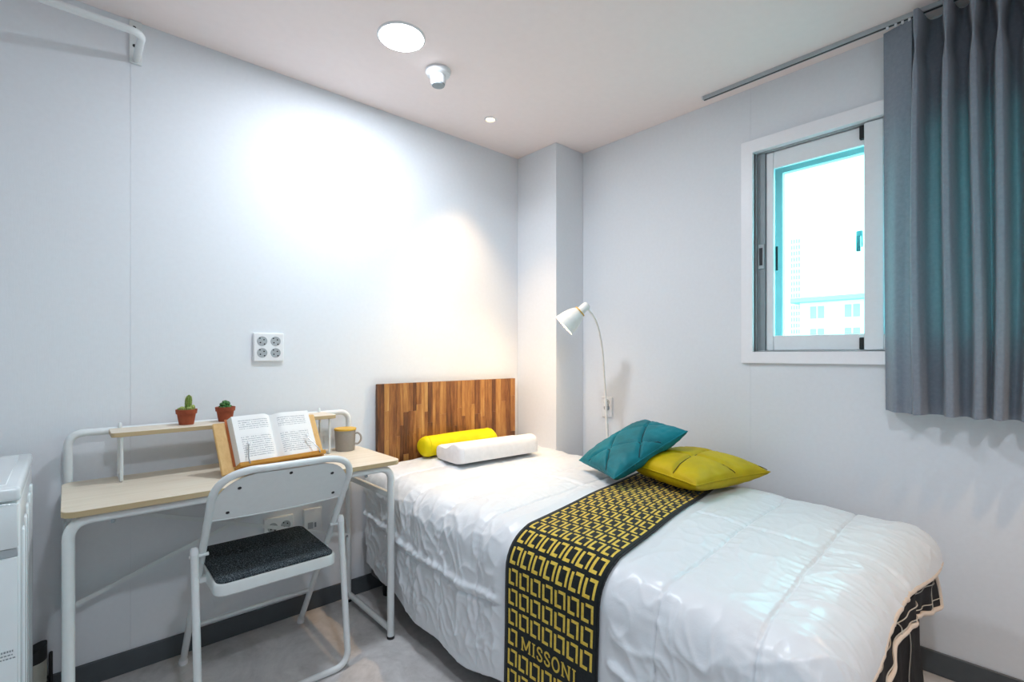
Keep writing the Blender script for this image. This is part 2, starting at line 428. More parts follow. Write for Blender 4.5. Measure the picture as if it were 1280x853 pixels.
# the outer window, seen through the tinted pane
frame_bars('outer_frame', XB + .145, XB + .178, WY0 + .006, WY1 - .006, WZ0 + .006, WZ1 - .006, .066, .068, M['white_plastic'], win)
build(MB().box(XB + .145, XB + .178, .40, .46, WZ0 + .05, WZ1 - .07, .003, 1), 'outer_mullion', M['white_plastic'], win)
hd = build(MB().box(XB + .130, XB + .146, .556, .580, 1.62, 1.69, .003, 1), 'lever_base', M['white_plastic'], win)
build(MB().box(XB + .118, XB + .131, .560, .578, 1.60, 1.665, .004, 2), 'lever', M['chrome'], hd)

# ------------------------------------------------------------------ things outside
build(MB().box(XB + 2.0, 400, -250, 250, -12.5, -12), 'ground', pm('street_asphalt', '8c8f90', 0.9, var=(0.4, 0.1, (1, 1, 1))), label='grey street level far below the window', cat='ground', kind='structure')
def far_building(name, X, y0, y1, z0, z1, wins, label, wallmat, paner, roof=True):
    t = thing(name, (X, (y0 + y1) / 2, z0), label, 'building')
    build(MB().box(X, X + 6, y0, y1, z0, z1), 'facade', wallmat, t)
    if roof: build(MB().box(X - .35, X + 6.3, y0 - .3, y1 + .3, z1, z1 + .22, .03, 1), 'roof_slab', M['far_roof'], t)
    for a, b, c, d in wins:
        f = build(MB().box(X - .05, X + .02, a - .05, b + .05, c - .05, d + .05), 'window', wallmat, t)
        for k in range(paner):
            s = (b - a) / paner
            build(MB().box(X - .07, X - .04, a + k * s + .03, a + (k + 1) * s - .03, c, d), 'pane', M['far_glass'], f)
    return t
M['far_white'] = pm('far_render', 'f4f4f2', 0.9); M['far_roof'] = pm('far_roof', '9aa3a6', 0.8)
M['far_glass'] = pm('far_window_glass', '98a6a9', 0.4); M['far_tower'] = pm('far_tower_concrete', 'f0f3f4', 0.9)
wl = []
for y in np.arange(7.28 - 1.335 * 4, 8, 1.335):
    for z in (3.04, 2.04, 1.04, 0.04, -.96): wl.append((y - .31, y + .31, z - .27, z + .27))
far_building('apartment_house', 25, .8, 8.0, -12, 3.5, wl, 'white low apartment house with paired window panes seen outside', M['far_white'], 2)
wl = []
for i in range(4):
    for j in range(16): wl.append((28.75 + .38 * i, 28.75 + .38 * i + .24, 19.6 - j * 1.0, 20.25 - j * 1.0))
far_building('office_tower', 90, 28.6, 30.3, -12, 20.9, wl, 'slim pale tower with a grid of small windows far outside', M['far_tower'], 1, roof=False)

# ------------------------------------------------------------------ ceiling fittings
def ceiling_disc(name, x, y, r_d, r_t, watts, col, label, group, beam):
    t = thing(name, (x, y, H), label, 'ceiling light', group)
    build(MB().lathe([(r_d + .001, -.001), (r_d + .004, -.006), (r_t - .004, -.006), (r_t, -.002), (r_t, 0.0), (r_d + .001, 0.0)], (x, y, H), n=48, cap=False), 'trim_ring', M['white_plastic'], t)
    build(MB().lathe([(0, -.0012), (r_d * .5, -.0014), (r_d, -.0012)], (x, y, H), n=48, cap=False), 'diffuser', emat(name + '_glow', col, 5.0), t)
    if beam < 100:                                     # lensed downlight with a soft-edged beam
        l = bpy.data.lights.new(name + '_lamp', 'SPOT'); l.spot_size = math.radians(beam); l.spot_blend = 1.0; l.shadow_soft_size = r_d
    else:
        l = bpy.data.lights.new(name + '_lamp', 'AREA'); l.shape = 'DISK'; l.size = r_d * 1.9; l.spread = math.radians(beam)
    l.energy = watts; l.color = col[:3]
    lo = bpy.data.objects.new('lamp', l); COL.objects.link(lo); lo.parent = t; lo.location = (0, 0, -.008 if beam < 100 else -.004)
    return t
LEDC, WARM = (0.83, 0.905, 1.0, 1), (1.0, 0.66, 0.36, 1)
ceiling_disc('round_ceiling_light', .966, 1.712, .082, .092, LED_W, LEDC, 'large round cool white ceiling light near the desk wall', 'round ceiling lights', 180)
ceiling_disc('round_ceiling_light', .30, -.15, .082, .092, LED_W * 1.0, LEDC, 'unseen round cool white ceiling light added as fill for the duvet side and chair', 'round ceiling lights', 180)  # out-of-view source, added and placed to brighten duvet side, chair and right wall
ceiling_disc('recessed_downlight', 1.65, 2.0, .022, .031, DOWN_W, WARM, 'small warm recessed downlight above the headboard', 'warm downlights', 78)
ceiling_disc('recessed_downlight', 1.65, -.45, .022, .031, DOWN_W * .9, WARM, 'small warm recessed downlight beyond the foot of the bed', 'warm downlights', 90)
t = thing('heat_detector', (1.2, 1.81, H), 'small white round fire detector on the ceiling', 'detector')
build(MB().lathe([(.054, 0), (.054, -.010), (.050, -.020), (.036, -.026)], (1.2, 1.81, H)), 'mounting_base', M['white_plastic'], t)
bd = build(MB().lathe([(.034, -.022), (.033, -.050), (.030, -.060)], (1.2, 1.81, H)), 'sensor_body', M['white_plastic'], t)
build(MB().lathe([(.0295, -.059), (.027, -.066), (.004, -.067)], (1.2, 1.81, H)), 'sensor_cap', M['grey_plastic'], bd)

# ------------------------------------------------------------------ curtain and rail
rx = 2.268
t = thing('curtain_rail', (rx, .1, H), 'slim white aluminium curtain rail fixed to the ceiling', 'curtain rail')
rl = MB().box(rx - .011, rx + .011, YF + .05, 1.144, H - .016, H, .001, 1)
build(rl, 'track', M['socket'], t)
build(MB().box(rx - .0035, rx + .0035, YF + .06, 1.142, H - .0172, H - .0158), 'track_slot', M['dark_plastic'], t)
build(MB().box(rx - .012, rx + .012, 1.143, 1.149, H - .0145, H, .001, 1), 'end_cap', M['white_plastic'], t)
cur = thing('curtain', (rx, .1, .96), 'grey pinch-pleated linen curtain drawn over the window', 'curtain')
ridges = [.338, .258, .190, .128, .066, .004, -.06, -.125, -.19, -.255, -.32, -.385]
CZ0, CZ1 = .958, H - .022
def sm_(a, b, x):
    t_ = max(0, min(1, (x - a) / (b - a))); return t_ * t_ * (3 - 2 * t_)
def cur_pt(yy, z):
    k = (z - CZ0) / (CZ1 - CZ0)
    lead = sm_(.40, .447, yy) * (1 - k); amp = .122 - .050 * (1 - k); x = 2.330 - .044 * (1 - k) + .060 * lead
    sway = .007 * math.sin(z * 2.3 + yy * 9) * (1 - k)
    pinch = math.exp(-((k - .905) / .035) ** 2)
    wd = .0145 * (1 - .60 * pinch) * (1 + .30 * (1 - k))
    best = 0.0
    for r in ridges:
        d = yy - r - sway - .006 * math.sin(r * 60) * (1 - k)
        e = abs(d) / wd
        if e < 3:
            best = max(best, 1 / (1 + e ** 5.0))
    if yy > ridges[0]:                                   # the flat leading panel
        s = min(1, (yy - ridges[0]) / .02); t_ = (yy - ridges[0]) / (.445 - ridges[0])
        best = max(best, s * (.60 - .30 * t_ + .10 * math.sin(t_ * 9 + z * 1.5) * (1 - k)))
    x -= amp * best
    x += .003 * math.sin(z * 5 + yy * 30) * (1 - k)
    return (x, yy + sway * .6, z)
ys = list(np.linspace(.447, -.42, 800)); zs = list(np.linspace(CZ0, CZ1, 60))
build(MB().grid([[cur_pt(y, z - (.006 * math.sin(y * 40) if i == 0 else 0)) for y in ys] for i, z in enumerate(zs)]), 'drape', M['curtain'], cur, angle=80)
hz = list(np.linspace(CZ0 - .004, CZ0 + .036, 6))
def shift(p, d): return (p[0] - d, p[1], p[2])
hm = build(MB().grid([[shift(cur_pt(y, z), .0022) for y in ys] for z in hz]), 'hem', M['curtain'], cur, angle=80)
for r in ridges[:8]:
    b = MB().box(rx - .004, rx + .004, r - .004, r + .004, H - .030, H - .0145, .001, 1)
    b.tube([(rx - .010, r, H - .026), (rx - .014, r, H - .036), (rx - .010, r, H - .046), (rx, r, H - .040)], .0015, 6)
    build(b, 'glider_hook', M['white_plastic'], cur)
for y in (.43, .405, .385, .365):
    build(MB().box(rx - .004, rx + .004, y - .004, y + .004, H - .026, H - .0145, .001, 1), 'glider', M['white_plastic'], cur)

# ------------------------------------------------------------------ headboard
hbx0, hbx1, hbz1 = 1.143, 2.064, 1.018
hb = thing('headboard', ((hbx0 + hbx1) / 2, YA - .02, 0), 'acacia butcher block headboard of brown wooden strips', 'headboard')
build(MB().box(hbx0, hbx1, YA - .030, YA - .010, .12, hbz1, .004, 2), 'back_board', wood('acacia_edge', [(0.3, '4a2d1a'), (0.7, '6d4526')], .5, 3, (11, 11, 1), False), hb)
x = hbx0
rng = random.Random(11)
while x < hbx1 - .01:
    wdt = rng.choice([.020, .026, .030, .036, .042])
    if hbx1 - x - wdt < .025: wdt = hbx1 - x
    z = hbz1 - (0 if rng.random() < .4 else 0)
    z = hbz1
    while z > .5:
        ln = rng.choice([rng.uniform(.10, .22), rng.uniform(.2, .5)])
        z0 = max(z - ln, .45)
        if z0 < .52: z0 = .45
        d = rng.uniform(0, .0012)
        build(MB().box(x + .0003, x + wdt - .0003, YA - .034 - d, YA - .029, z0 + .0004, z - .0002, .0007, 1), 'wood_strip', M['acacia'], hb)
        z = z0
    x += wdt

# ------------------------------------------------------------------ bed, duvet, runner
BX0, BX1, BY0, BY1, ZT, RB = 1.142, 2.06, .36, 2.205, .606, .11
bed = thing('bed', (1.6, 1.3, 0), 'single bed with dark mattress under the white duvet', 'bed')
build(MB().box(1.090, 2.10, .38, 2.262, .205, .44, .03, 3), 'mattress', M['mattress'], bed)
build(MB().box(1.10, 2.09, .38, 2.25, .09, .205, .01, 2), 'bed_base', M['bed_base'], bed)
for z in (.26, .32, .38):
    build(MB().tube([(1.0895, .42, z), (1.0895, 2.24, z)], .0012, 6), 'quilting_seam', M['dark_thread'], bed)
build(MB().tube([(1.0892, 2.225, .215), (1.0892, 2.225, .43)], .0018, 6), 'side_piping', M['thread'], bed)
for a in (1.16, 2.03):
    for b in (.44, 2.19):
        build(MB().lathe([(.022, 0), (.026, .092)], (a, b, 0), n=16), 'leg', M['black'], bed)
        
def fold(u, v):
    """duvet laid over the mattress: flat cloth coordinates -> smooth draped position"""
    dl = max(BX0 - u, 0.0); dr = max(u - BX1, 0.0); du = dl or dr; sg = -1 if dl else 1
    dv = max(BY0 - v, 0.0); r = math.hypot(du, dv)
    xc = min(max(u, BX0), BX1); yc = max(v, BY0)
    head = max(0, min(1, (v - 1.6) / .6)); head = head * head * (3 - 2 * head)
    zt = ZT + .018 * head - .010 * max(0, min(1, (.9 - v) / .6)) + .006 * math.sin((xc - BX0) / (BX1 - BX0) * PI)
    if r < 1e-9: return (xc, yc, zt)
    q = RB * PI / 2
    if r < q: a, b = RB * math.sin(r / RB), RB * (1 - math.cos(r / RB))
    else: a, b = RB + .02 * (r - q), RB + (r - q)
    xx = xc + sg * a * du / r
    if dl: xx += .035 * head * min(1, dl / .2)                  # the cloth tucks in towards the headboard
    return (xx, yc - a * dv / r, zt - b)
SEAM_V = [.41 + .225 * k for k in range(8)]
SEAM_U = [.83, 1.62]
def runner_vc(u): return .983 + .17 * max(0, u - 1.1)
def sm(a, b, x):
    t_ = max(0, min(1, (x - a) / (b - a))); return t_ * t_ * (3 - 2 * t_)
def nz(a, b, c=0.0): return noise.noise(Vector((a, b, c)))
def relief(u, v, fine=True):
    d = .007 * nz(u * 3.6, v * 3.6, 3.1)
    if not fine: return d
    vk = v - .075 * (min(max(u, BX0), BX1) - 1.04)
    k = min(SEAM_V, key=lambda s: abs(vk - s))
    dv = abs(vk - k - .005 * nz(u * 6, k * 20))
    side = sm(1.12, .98, u)
    f = .007 * min(1, dv / .06) - .0065 * math.exp(-(dv / .0036) ** 2)
    f += .0042 * math.exp(-dv / .030) * nz(u * 55, v * 9, k * 9)                      # puckers running off each seam
    for s in SEAM_U:
        du = abs(u - s - .012 * nz(v * 4, s * 9))
        f += -(.008 if s < 1 else .003) * math.exp(-(du / .007) ** 2) + (.014 if s < 1 else .0015) * math.exp(-((u - s - .020) / .013) ** 2)
        f += .004 * math.exp(-du / .035) * nz(u * 8, v * 52, s)
    low = 1 + .35 * sm(.84, .80, u)
    side *= low
    wv = 1 - abs(nz(u * 7 + 1.3 * nz(u * 3, v * 3), v * 11, 4.4)); f += (.0028 + .0048 * side) * (wv ** 6 - .3)
    wv = 1 - abs(nz(u * 6 + v * 5, v * 17 - u * 9, 9.4)); f += (.0012 + .0050 * side) * (wv ** 7 - .25)
    wv = 1 - abs(nz(u * 15 - v * 9, v * 12 + u * 6, 5.4)); f += (.0010 + .0034 * side) * (wv ** 7 - .25)
    foot = sm(.52, .36, v)
    wv = 1 - abs(nz(u * 13 + v * 6, v * 4, 2.4)); f += .007 * foot * (wv ** 6 - .3)
    wv = 1 - abs(nz(u * 27 - v * 5, v * 6, 6.4)); f += .003 * foot * (wv ** 6 - .3)
    rm = sm(.235, .195, abs(v - runner_vc(u)))
    hem = sm(.20, .27, v) * sm(.60, .66, u)
    return d + f * (1 - rm) * (.25 + .75 * hem)
def hem_v(u): return .208 + .032 * sm(1.15, 1.45, u) - .040 * sm(1.6, 2.0, u) + .004 * math.sin(u * 13)
US = list(np.linspace(.585, 2.40, 340))
NV = 500
dv_ = thing('duvet', (1.6, 1.3, .1), 'puffy white quilted duvet with cream piped hem on the bed', 'duvet')
def duvet_rows(off):
    # rows run from the headboard to the wavy foot hem
    rows = []
    T = np.linspace(0, 1, NV)
    vs_of = lambda t_, u: BY1 + (hem_v(u) - BY1) * t_
    e = 1e-3
    for t_ in T:
        row = []
        for u in US:
            hem_side = 0
            v = vs_of(t_, u)
            p = np.array(fold(u, v)); pu = np.array(fold(u + e, v)) - np.array(fold(u - e, v)); pv = np.array(fold(u, v + e)) - np.array(fold(u, v - e))
            n_ = np.cross(pu, pv); n_ /= max(np.linalg.norm(n_), 1e-9)
            row.append(p + n_ * (relief(u, v) + off))
        rows.append(row)
    return rows
DR = duvet_rows(0.0)
# wavy lower hem on the long side: lift the first columns a little
for i, row in enumerate(DR):
    y = row[0][1]; lift = .018 * math.sin(y * 7.0 + .6) + .012 * math.sin(y * 17) + .06 * sm(2.0, 2.2, y)
    for j in range(95):
        k = (1 - j / 95) ** 1.5; row[j] = row[j] + np.array([0, 0, lift * k])
build(MB().grid(DR), 'white_cover', M['duvet'], dv_, angle=180)
UN = [[p + np.array([0, 0, 0]) for p in row] for row in DR]
Ga = np.array(DR); gu = np.gradient(Ga, axis=1); gv = np.gradient(Ga, axis=0)
Nd = np.cross(gv, gu); Nd /= np.maximum(np.linalg.norm(Nd, axis=2, keepdims=True), 1e-9)
if Nd[NV // 2, 170, 2] < 0: Nd = -Nd
under = Ga - Nd * .016
build(MB().grid([list(r[::2]) for r in under[::2]] + [list(under[-1][::2])]), 'charcoal_lining', M['charcoal'], dv_, angle=180, label='charcoal grey underside of the duvet')
edge = [(DR[i][0] + under[i][0]) / 2 for i in range(NV)]; foot_e = [(DR[-1][j] + under[-1][j]) / 2 for j in range(len(US))]
build(MB().tube(edge[::3] + [edge[-1]], .0075, 8), 'hem_piping', M['duvet'], dv_, angle=60)
build(MB().tube(foot_e[::2] + [foot_e[-1]], .0095, 10), 'foot_piping', M['piping'], dv_, angle=60, label='cream piping on the foot hem')
# charcoal reverse hanging in folds below the foot hem
FH = catmull([(1.18, .40), (1.39, .412), (1.47, .418), (1.55, .452), (1.61, .457), (1.70, .437), (1.79, .415), (1.95, .372), (2.08, .338), (2.15, .328)], 8)
fx_, fz_ = [p[0] for p in FH], [p[1] for p in FH]
def fy(x, z, y0): return y0 + .0045 * math.sin(x * 21 + 1) + .004 * math.sin(x * 47 + z * 12) + .02 * nz(x * 5, z * 6, 1.5)
rows = []
for k in range(24):
    t_ = k / 23; xr_ = 2.06 + .105 * sm(0, .75, t_) - .012 * t_
    row = []
    for q in np.linspace(0, 1, 90):
        x_ = 1.18 + (xr_ - 1.18) * q; z_ = .52 + (np.interp(x_, fx_, fz_) - .52) * t_
        row.append((x_, fy(x_, z_, .272), z_))
    rows.append(row)
build(MB().grid(rows), 'reverse_fold', M['charcoal'], dv_, angle=180, label='charcoal reverse side folded over at the foot')
build(MB().tube(fillet([r[-1] for r in rows[::4]] + rows[-1][::-1][::3], .02, 4), .0075, 8), 'reverse_piping', M['piping'], dv_, angle=60)
for a in (.42, .86): build(MB().tube([(p[0], p[1] - .003, p[2]) for p in rows[int(a * 23)]], .0014, 6), 'quilt_stitch', M['thread'], dv_)
for a in (.40, .66, .90): build(MB().tube([(r[int(a * 89)][0], r[int(a * 89)][1] - .003, r[int(a * 89)][2]) for r in rows], .0014, 6), 'quilt_stitch', M['thread'], dv_)
rows = [[(x_, fy(x_ + .3, z_, .303), z_) for x_ in np.linspace(1.18, 2.11 + .02 * math.sin(z_ * 12), 90)] for z_ in np.linspace(.47, .035, 21)]
build(MB().grid(rows), 'hanging_reverse', M['charcoal'], dv_, angle=180)
for a in (.45, .72, .96): build(MB().tube([(r[int(a * 89)][0], r[int(a * 89)][1] - .003, r[int(a * 89)][2]) for r in rows], .0014, 6), 'quilt_stitch', M['thread'], dv_)

# bed runner
RW = .180; PC, PR = (2 * RW - .024) / 7, .0615
rn = thing('bed_runner', (1.05, 1.0, .1), 'black bed runner with yellow bracket print and lettering across the duvet', 'bed runner')
RUS = list(np.linspace(.605, 2.33, 260)); RWS = list(np.linspace(-RW, RW, 40))
U_TXT = .768                                                # centre line of the lettering
def runner_pt(u, ww, off):
    v = runner_vc(u) + ww; e = 1e-3
    p = np.array(fold(u, v)); pu = np.array(fold(u + e, v)) - np.array(fold(u - e, v)); pv = np.array(fold(u, v + e)) - np.array(fold(u, v - e))
    n_ = np.cross(pu, pv); n_ /= max(np.linalg.norm(n_), 1e-9)
    if n_[2] < -.3: n_ = -n_
    return p + n_ * (relief(u, v, False) + off)
rows = []; uvs = []
for u in RUS:
    rows.append([runner_pt(u, ww, .0065) for ww in RWS])
    uvs += [((RW - ww - .012) / PC, 2.5 + (u - U_TXT) / PR) for ww in RWS]
rb_ = build(MB().grid(rows), 'runner_cloth', M['runner'], rn, angle=180, uvs=uvs)
md = rb_.modifiers.new('thickness', 'SOLIDIFY'); md.thickness = .003; md.offset = 0
for ww in (-RW, RW): build(MB().tube([runner_pt(u, ww, .0065) for u in RUS[::3]], .0022, 6), 'edge_binding', M['black'], rn)
# lettering in slab capitals, drawn as flat strokes on the cloth
GL = {'M': (1.15, [[(.14, 0), (.14, 1)], [(.14, 1), (.575, .18)], [(.575, .18), (1.01, 1)], [(1.01, 1), (1.01, 0)], [(.0, .05), (.3, .05)], [(.85, .05), (1.15, .05)], [(0, .95), (.2, .95)], [(.95, .95), (1.15, .95)]]),
      'I': (.42, [[(.21, 0), (.21, 1)], [(.02, .05), (.4, .05)], [(.02, .95), (.4, .95)]]),
      'S': (.72, [[(.62, .70), (.60, .86), (.46, .95), (.28, .95), (.13, .85), (.11, .70), (.22, .58), (.48, .44), (.62, .32), (.60, .15), (.46, .05), (.27, .05), (.12, .14), (.09, .30)]]),
      'O': (.92, [[(.46 + .37 * math.cos(2 * PI * k / 24), .5 + .46 * math.sin(2 * PI * k / 24)) for k in range(25)]]),
      'N': (1.0, [[(.16, 0), (.16, 1)], [(.16, .98), (.84, .04)], [(.84, 0), (.84, 1)], [(0, .05), (.34, .05)], [(0, .95), (.2, .95)], [(.68, .95), (1.0, .95)]])}
word = 'MISSONI'; total = sum(GL[c][0] + .14 for c in word); cap = .040; span = .222; sx = span / total
lt = MB(); ax = 0
for c in word:
    adv, strokes = GL[c]
    for st in strokes:
        pts = [np.array(p, float) for p in st]
        fine_ = []
        for a, b in zip(pts[:-1], pts[1:]):
            m = max(1, int(np.linalg.norm(b - a) / .15))
            fine_ += [a + (b - a) * k / m for k in range(m)]
        fine_.append(pts[-1]); L, Rr = [], []
        hwid = .085 if len(st) > 2 or abs(st[0][1] - st[1][1]) > .3 else .05
        for k, p in enumerate(fine_):
            a = fine_[max(0, k - 1)]; b = fine_[min(len(fine_) - 1, k + 1)]
            t_ = (b - a) / np.linalg.norm(b - a); nn = np.array([-t_[1], t_[0]]) * hwid
            for lst, q in ((L, p + nn), (Rr, p - nn)):
                ww = RW - .074 - (ax + q[0]) * sx
                lst.append(runner_pt(U_TXT + (q[1] - .5) * cap, ww, .0092))
        lt.grid([L, Rr])
    ax += adv + .14
build(lt, 'lettering', M['runner_gold'], rn, angle=180, label='gold capital lettering MISSONI')

# ------------------------------------------------------------------ cushions and pillows
from mathutils.bvhtree import BVHTree
def world_bvh(ob):
    return BVHTree.FromPolygons([v.co + ORG[ob.name] for v in ob.data.vertices], [list(p.vertices) for p in ob.data.polygons])
RESTS_ON = [world_bvh(rb_), world_bvh(bpy.data.objects['white_cover'])]      # what a cushion presses onto
def pressed(p, gap):
    for t_ in RESTS_ON:
        h = t_.ray_cast(Vector((p[0], p[1], 1.6)), Vector((0, 0, -1)))[0]
        if h is not None and p[2] < h.z + gap: p = np.array([p[0], p[1], h.z + gap])
    return p
def cushion(name, B, L, Rr, mat, tmat, T, label, lines, lift=0.0):
    B, L, Rr = (np.array(p, float) for p in (B, L, Rr)); Tp = L + Rr - B
    C = (B + Tp) / 2; ex = (Rr - B) / 2; ey = (L - B) / 2
    n_ = np.cross(ex, ey); n_ /= np.linalg.norm(n_)
    if n_[2] < 0: n_ = -n_
    N = 84
    def top(a, b, sgn):
        pin = 1 - .055 * (1 - b * b); pinb = 1 - .055 * (1 - a * a)
        h = T * (max(0, (1 - abs(a) ** 2.6)) * max(0, (1 - abs(b) ** 2.6))) ** .45
        if sgn > 0:
            for (ca, cb, cc) in lines:
                d = abs(ca * a + cb * b - cc); h -= min(.015, h * .4) * math.exp(-(d / .045) ** 2)
        edge_ = max(abs(a), abs(b))
        h += .004 * sm(.4, .9, edge_) * (1 - sm(.93, 1, edge_)) * nz(a * 7, b * 7, sgn * 3 + T * 50)
        return pressed(C + ex * a * pin + ey * b * pinb + n_ * (sgn * (h + .002) + lift), .009 if sgn < 0 else .013)
    t_ = thing(name, tuple(C + n_ * lift), label, 'cushion', 'throw cushions on the runner')
    ks = [-1 + 2 * i / N for i in range(N + 1)]
    ks = [math.copysign(abs(k) ** .75, k) for k in ks]
    mb = MB()
    mb.grid([[top(a, b, 1) for a in ks] for b in ks]); mb.grid([[top(a, b, -1) for a in ks] for b in ks])      # upper and lower face
    cv = build(mb, 'cover', mat, t_, angle=70)
    per = [top(a, -1, 1) for a in ks] + [top(1, b, 1) for b in ks[1:]] + [top(a, 1, 1) for a in ks[::-1][1:]] + [top(-1, b, 1) for b in ks[::-1][1:-1]]
    build(MB().tube(per, .0028, 8, loop=True), 'edge_seam', mat, t_)
    for (ca, cb, cc) in lines:
        pts = []
        for k in range(-100, 101):
            s = k / 60; den = ca * ca + cb * cb
            a = ca * cc / den - cb * s; b = cb * cc / den + ca * s
            if abs(a) < .985 and abs(b) < .985: pts.append(top(a, b, 1) + n_ * .0042)
        if len(pts) > 2: build(MB().tube(pts, .0016, 6), 'stitched_line', tmat, t_)
    RESTS_ON.append(world_bvh(cv))
    return t_
cushion('mustard_cushion', (1.735, .905, .676), (1.83, 1.31, .690), (2.205, .820, .668), M['mustard'], M['olive_thread'], .066,
        'mustard yellow velvet cushion with stitched lines on the runner', [(1, .35, -.25), (1, .35, .62), (-.3, 1, -.1)])
cushion('teal_cushion', (1.635, 1.20, .664), (1.80, 1.52, .664), (2.015, 1.09, .828), M['teal'], M['dark_thread'], .060,
        'teal velvet cushion with stitched diamonds leaning on the mustard one', [(1, .9, -.55), (1, .9, .55), (1, -.9, -.5), (1, -.9, .6)])

# contoured foam pillow
def pillow():
    t_ = thing('contour_pillow', (1.62, 1.98, .635), 'white contoured memory foam pillow at the head of the bed', 'pillow')
    prof = catmull([(.0, .012), (.0, .05), (.012, .088), (.05, .102), (.085, .092), (.125, .072), (.165, .070), (.205, .074), (.232, .062), (.238, .035), (.232, .012), (.20, .002), (.12, .0), (.03, .001)], 5)[:-1]
    c = np.mean(np.array(prof), axis=0); loops = []
    A = np.array([1.372, 1.882]); D = np.array([1.866, 1.852]) - A; ln = np.linalg.norm(D); D /= ln; Nn = np.array([-D[1], D[0]])
    for s in [0, .004, .012, .024] + list(np.linspace(.04, ln - .04, 12)) + [ln - .024, ln - .012, ln - .004, ln]:
        e = min(s, ln - s); k = 1 if e > .024 else 1 - .16 * (1 - math.sqrt(max(0, 1 - (1 - e / .024) ** 2)))
        loops.append([(*(A + D * s + Nn * (c[0] + (p[0] - c[0]) * k)), .638 + c[1] + (p[1] - c[1]) * k) for p in prof])
    build(MB().loft(loops), 'pillow_body', M['foam'], t_, angle=55)
    lp = [tuple(np.array(p)) for p in loops[3]]
    build(MB().tube(lp, .0013, 6, loop=True), 'cover_seam', M['foam'], t_)
pillow()
def bolster():
    t_ = thing('bolster', (1.585, 2.175, .635), 'yellow velvet bolster between the foam pillow and the headboard', 'cushion')
    loops = []
    for s, k in [(0, .55), (.004, .8), (.014, .95), (.03, 1)] + [(q, 1.0) for q in np.linspace(.06, .41, 10)] + [(.44, 1), (.456, .95), (.466, .8), (.47, .55)]:
        x_ = 1.345 + s; L = []
        for j in range(36):
            a = 2 * PI * j / 36
            rr = .054 * k * (1 + .05 * math.cos(3 * a + s * 6) + .02 * nz(s * 14, a * 2))
            z_ = rr * math.sin(a) * (1.0 if math.sin(a) > 0 else .92)
            L.append((x_, 2.183 + rr * 1.08 * math.cos(a) + .005 * math.sin(s * 9), .690 + z_))
        loops.append(L)
    build(MB().loft(loops), 'bolster_body', M['yellow'], t_, angle=60)
    for i in (3, -4): build(MB().tube(loops[i], .0022, 6, loop=True), 'end_seam', M['yellow'], t_)
bolster()

# ------------------------------------------------------------------ floor lamp
LY = 1.678
def lp(px, py, Y=LY):
    """photo pixel -> point in the vertical plane of the lamp, found from the shadow it throws on the wall"""
    d = FWD + RGT * ((px - 640) / FPX) + np.array([0, 0, (HOR - py) / FPX]); return tuple(np.array([0, 0, CAM_H]) + d * (Y / d[1]))
bx, by, _ = lp(761, 600)
lm = thing('floor_lamp', (bx, by, 0), 'white gooseneck floor lamp lit beside the bed', 'floor lamp')
build(MB().lathe([(.080, 0), (.082, .008), (.078, .016), (.03, .022), (.012, .03)], (bx, by, 0)), 'base', M['lamp_white'], lm)
pole = [(bx, by, .02), (bx, by, .3)] + [lp(*p) for p in ((760, 560), (758.5, 525), (757, 500))]
build(MB().tube(catmull(pole, 6), .0075, 12), 'pole', M['lamp_white'], lm)
neck = catmull([lp(*p) for p in ((757, 500), (755, 465), (753.3, 440), (751, 425), (747.5, 409), (742.5, 397), (736, 388), (733.5, 385))], 6)
build(MB().tube(neck, .0052, 12), 'gooseneck', M['lamp_white'], lm)
build(MB().tube([lp(757, 500), lp(757.4, 508)], .010, 12), 'collar', M['lamp_white'], lm)
sw = build(MB().lathe([(.010, -.016), (.012, -.01), (.012, .01), (.010, .016)], lp(760.4, 551), n=16), 'switch', M['lamp_white'], lm)
ring = np.array(lp(725, 389.5)); ax_ = np.array([-.50, .56, -.66]); ax_ /= np.linalg.norm(ax_); Lh, Lc = .112, .056
build(MB().lathe([(.012, -Lc), (.019, -Lc + .004), (.022, -Lc + .014), (.022, -.004), (.024, 0)], tuple(ring), tuple(ax_), 32), 'socket_cap', M['lamp_white'], lm)
sh = MB().lathe([(.026, 0), (.036, Lh * .10), (.047, Lh * .3), (.056, Lh * .6), (.063, Lh), (.0612, Lh), (.054, Lh * .6), (.045, Lh * .3), (.034, Lh * .11), (.024, .003)], tuple(ring), tuple(ax_), 48, cap=False)
shade = build(sh, 'shade', M['lamp_white'], lm, angle=50)
build(MB().lathe([(.027, -.003), (.032, -.003), (.033, .003), (.027, .003)], tuple(ring), tuple(ax_), 48), 'shade_ring', M['lid'], shade)  # yellow colour stands in for bulb light leaking through the gap
rb = .021
build(MB().lathe([(.0, .034)] + [(rb * math.sin(PI * k / 12), .06 - rb * math.cos(PI * k / 12)) for k in range(1, 12)] + [(0, .06 + rb)], tuple(ring), tuple(ax_), 24, cap=False), 'bulb', emat('lamp_glow', (1.0, 0.70, 0.36, 1), LAMP_W / (4 * PI * PI * rb * rb)), lm)
build(MB().lathe([(.012, .002), (.012, .04)], tuple(ring), tuple(ax_), 16), 'bulb_socket', M['white_plastic'], lm)
cord = catmull([(bx + .006, by, .62), (bx + .012, by + .01, .60), (2.29, 1.70, .64), (2.318, 1.752, .74), (2.325, 1.765, .82), (2.330, 1.768, .853)], 8)
build(MB().tube(cord, .0022, 8), 'power_cord', M['lamp_white'], lm)
build(MB().tube([(2.322, 1.768, .856), (2.346, 1.768, .856)], [.010, .013], 12), 'plug', M['grey_plastic'], lm)

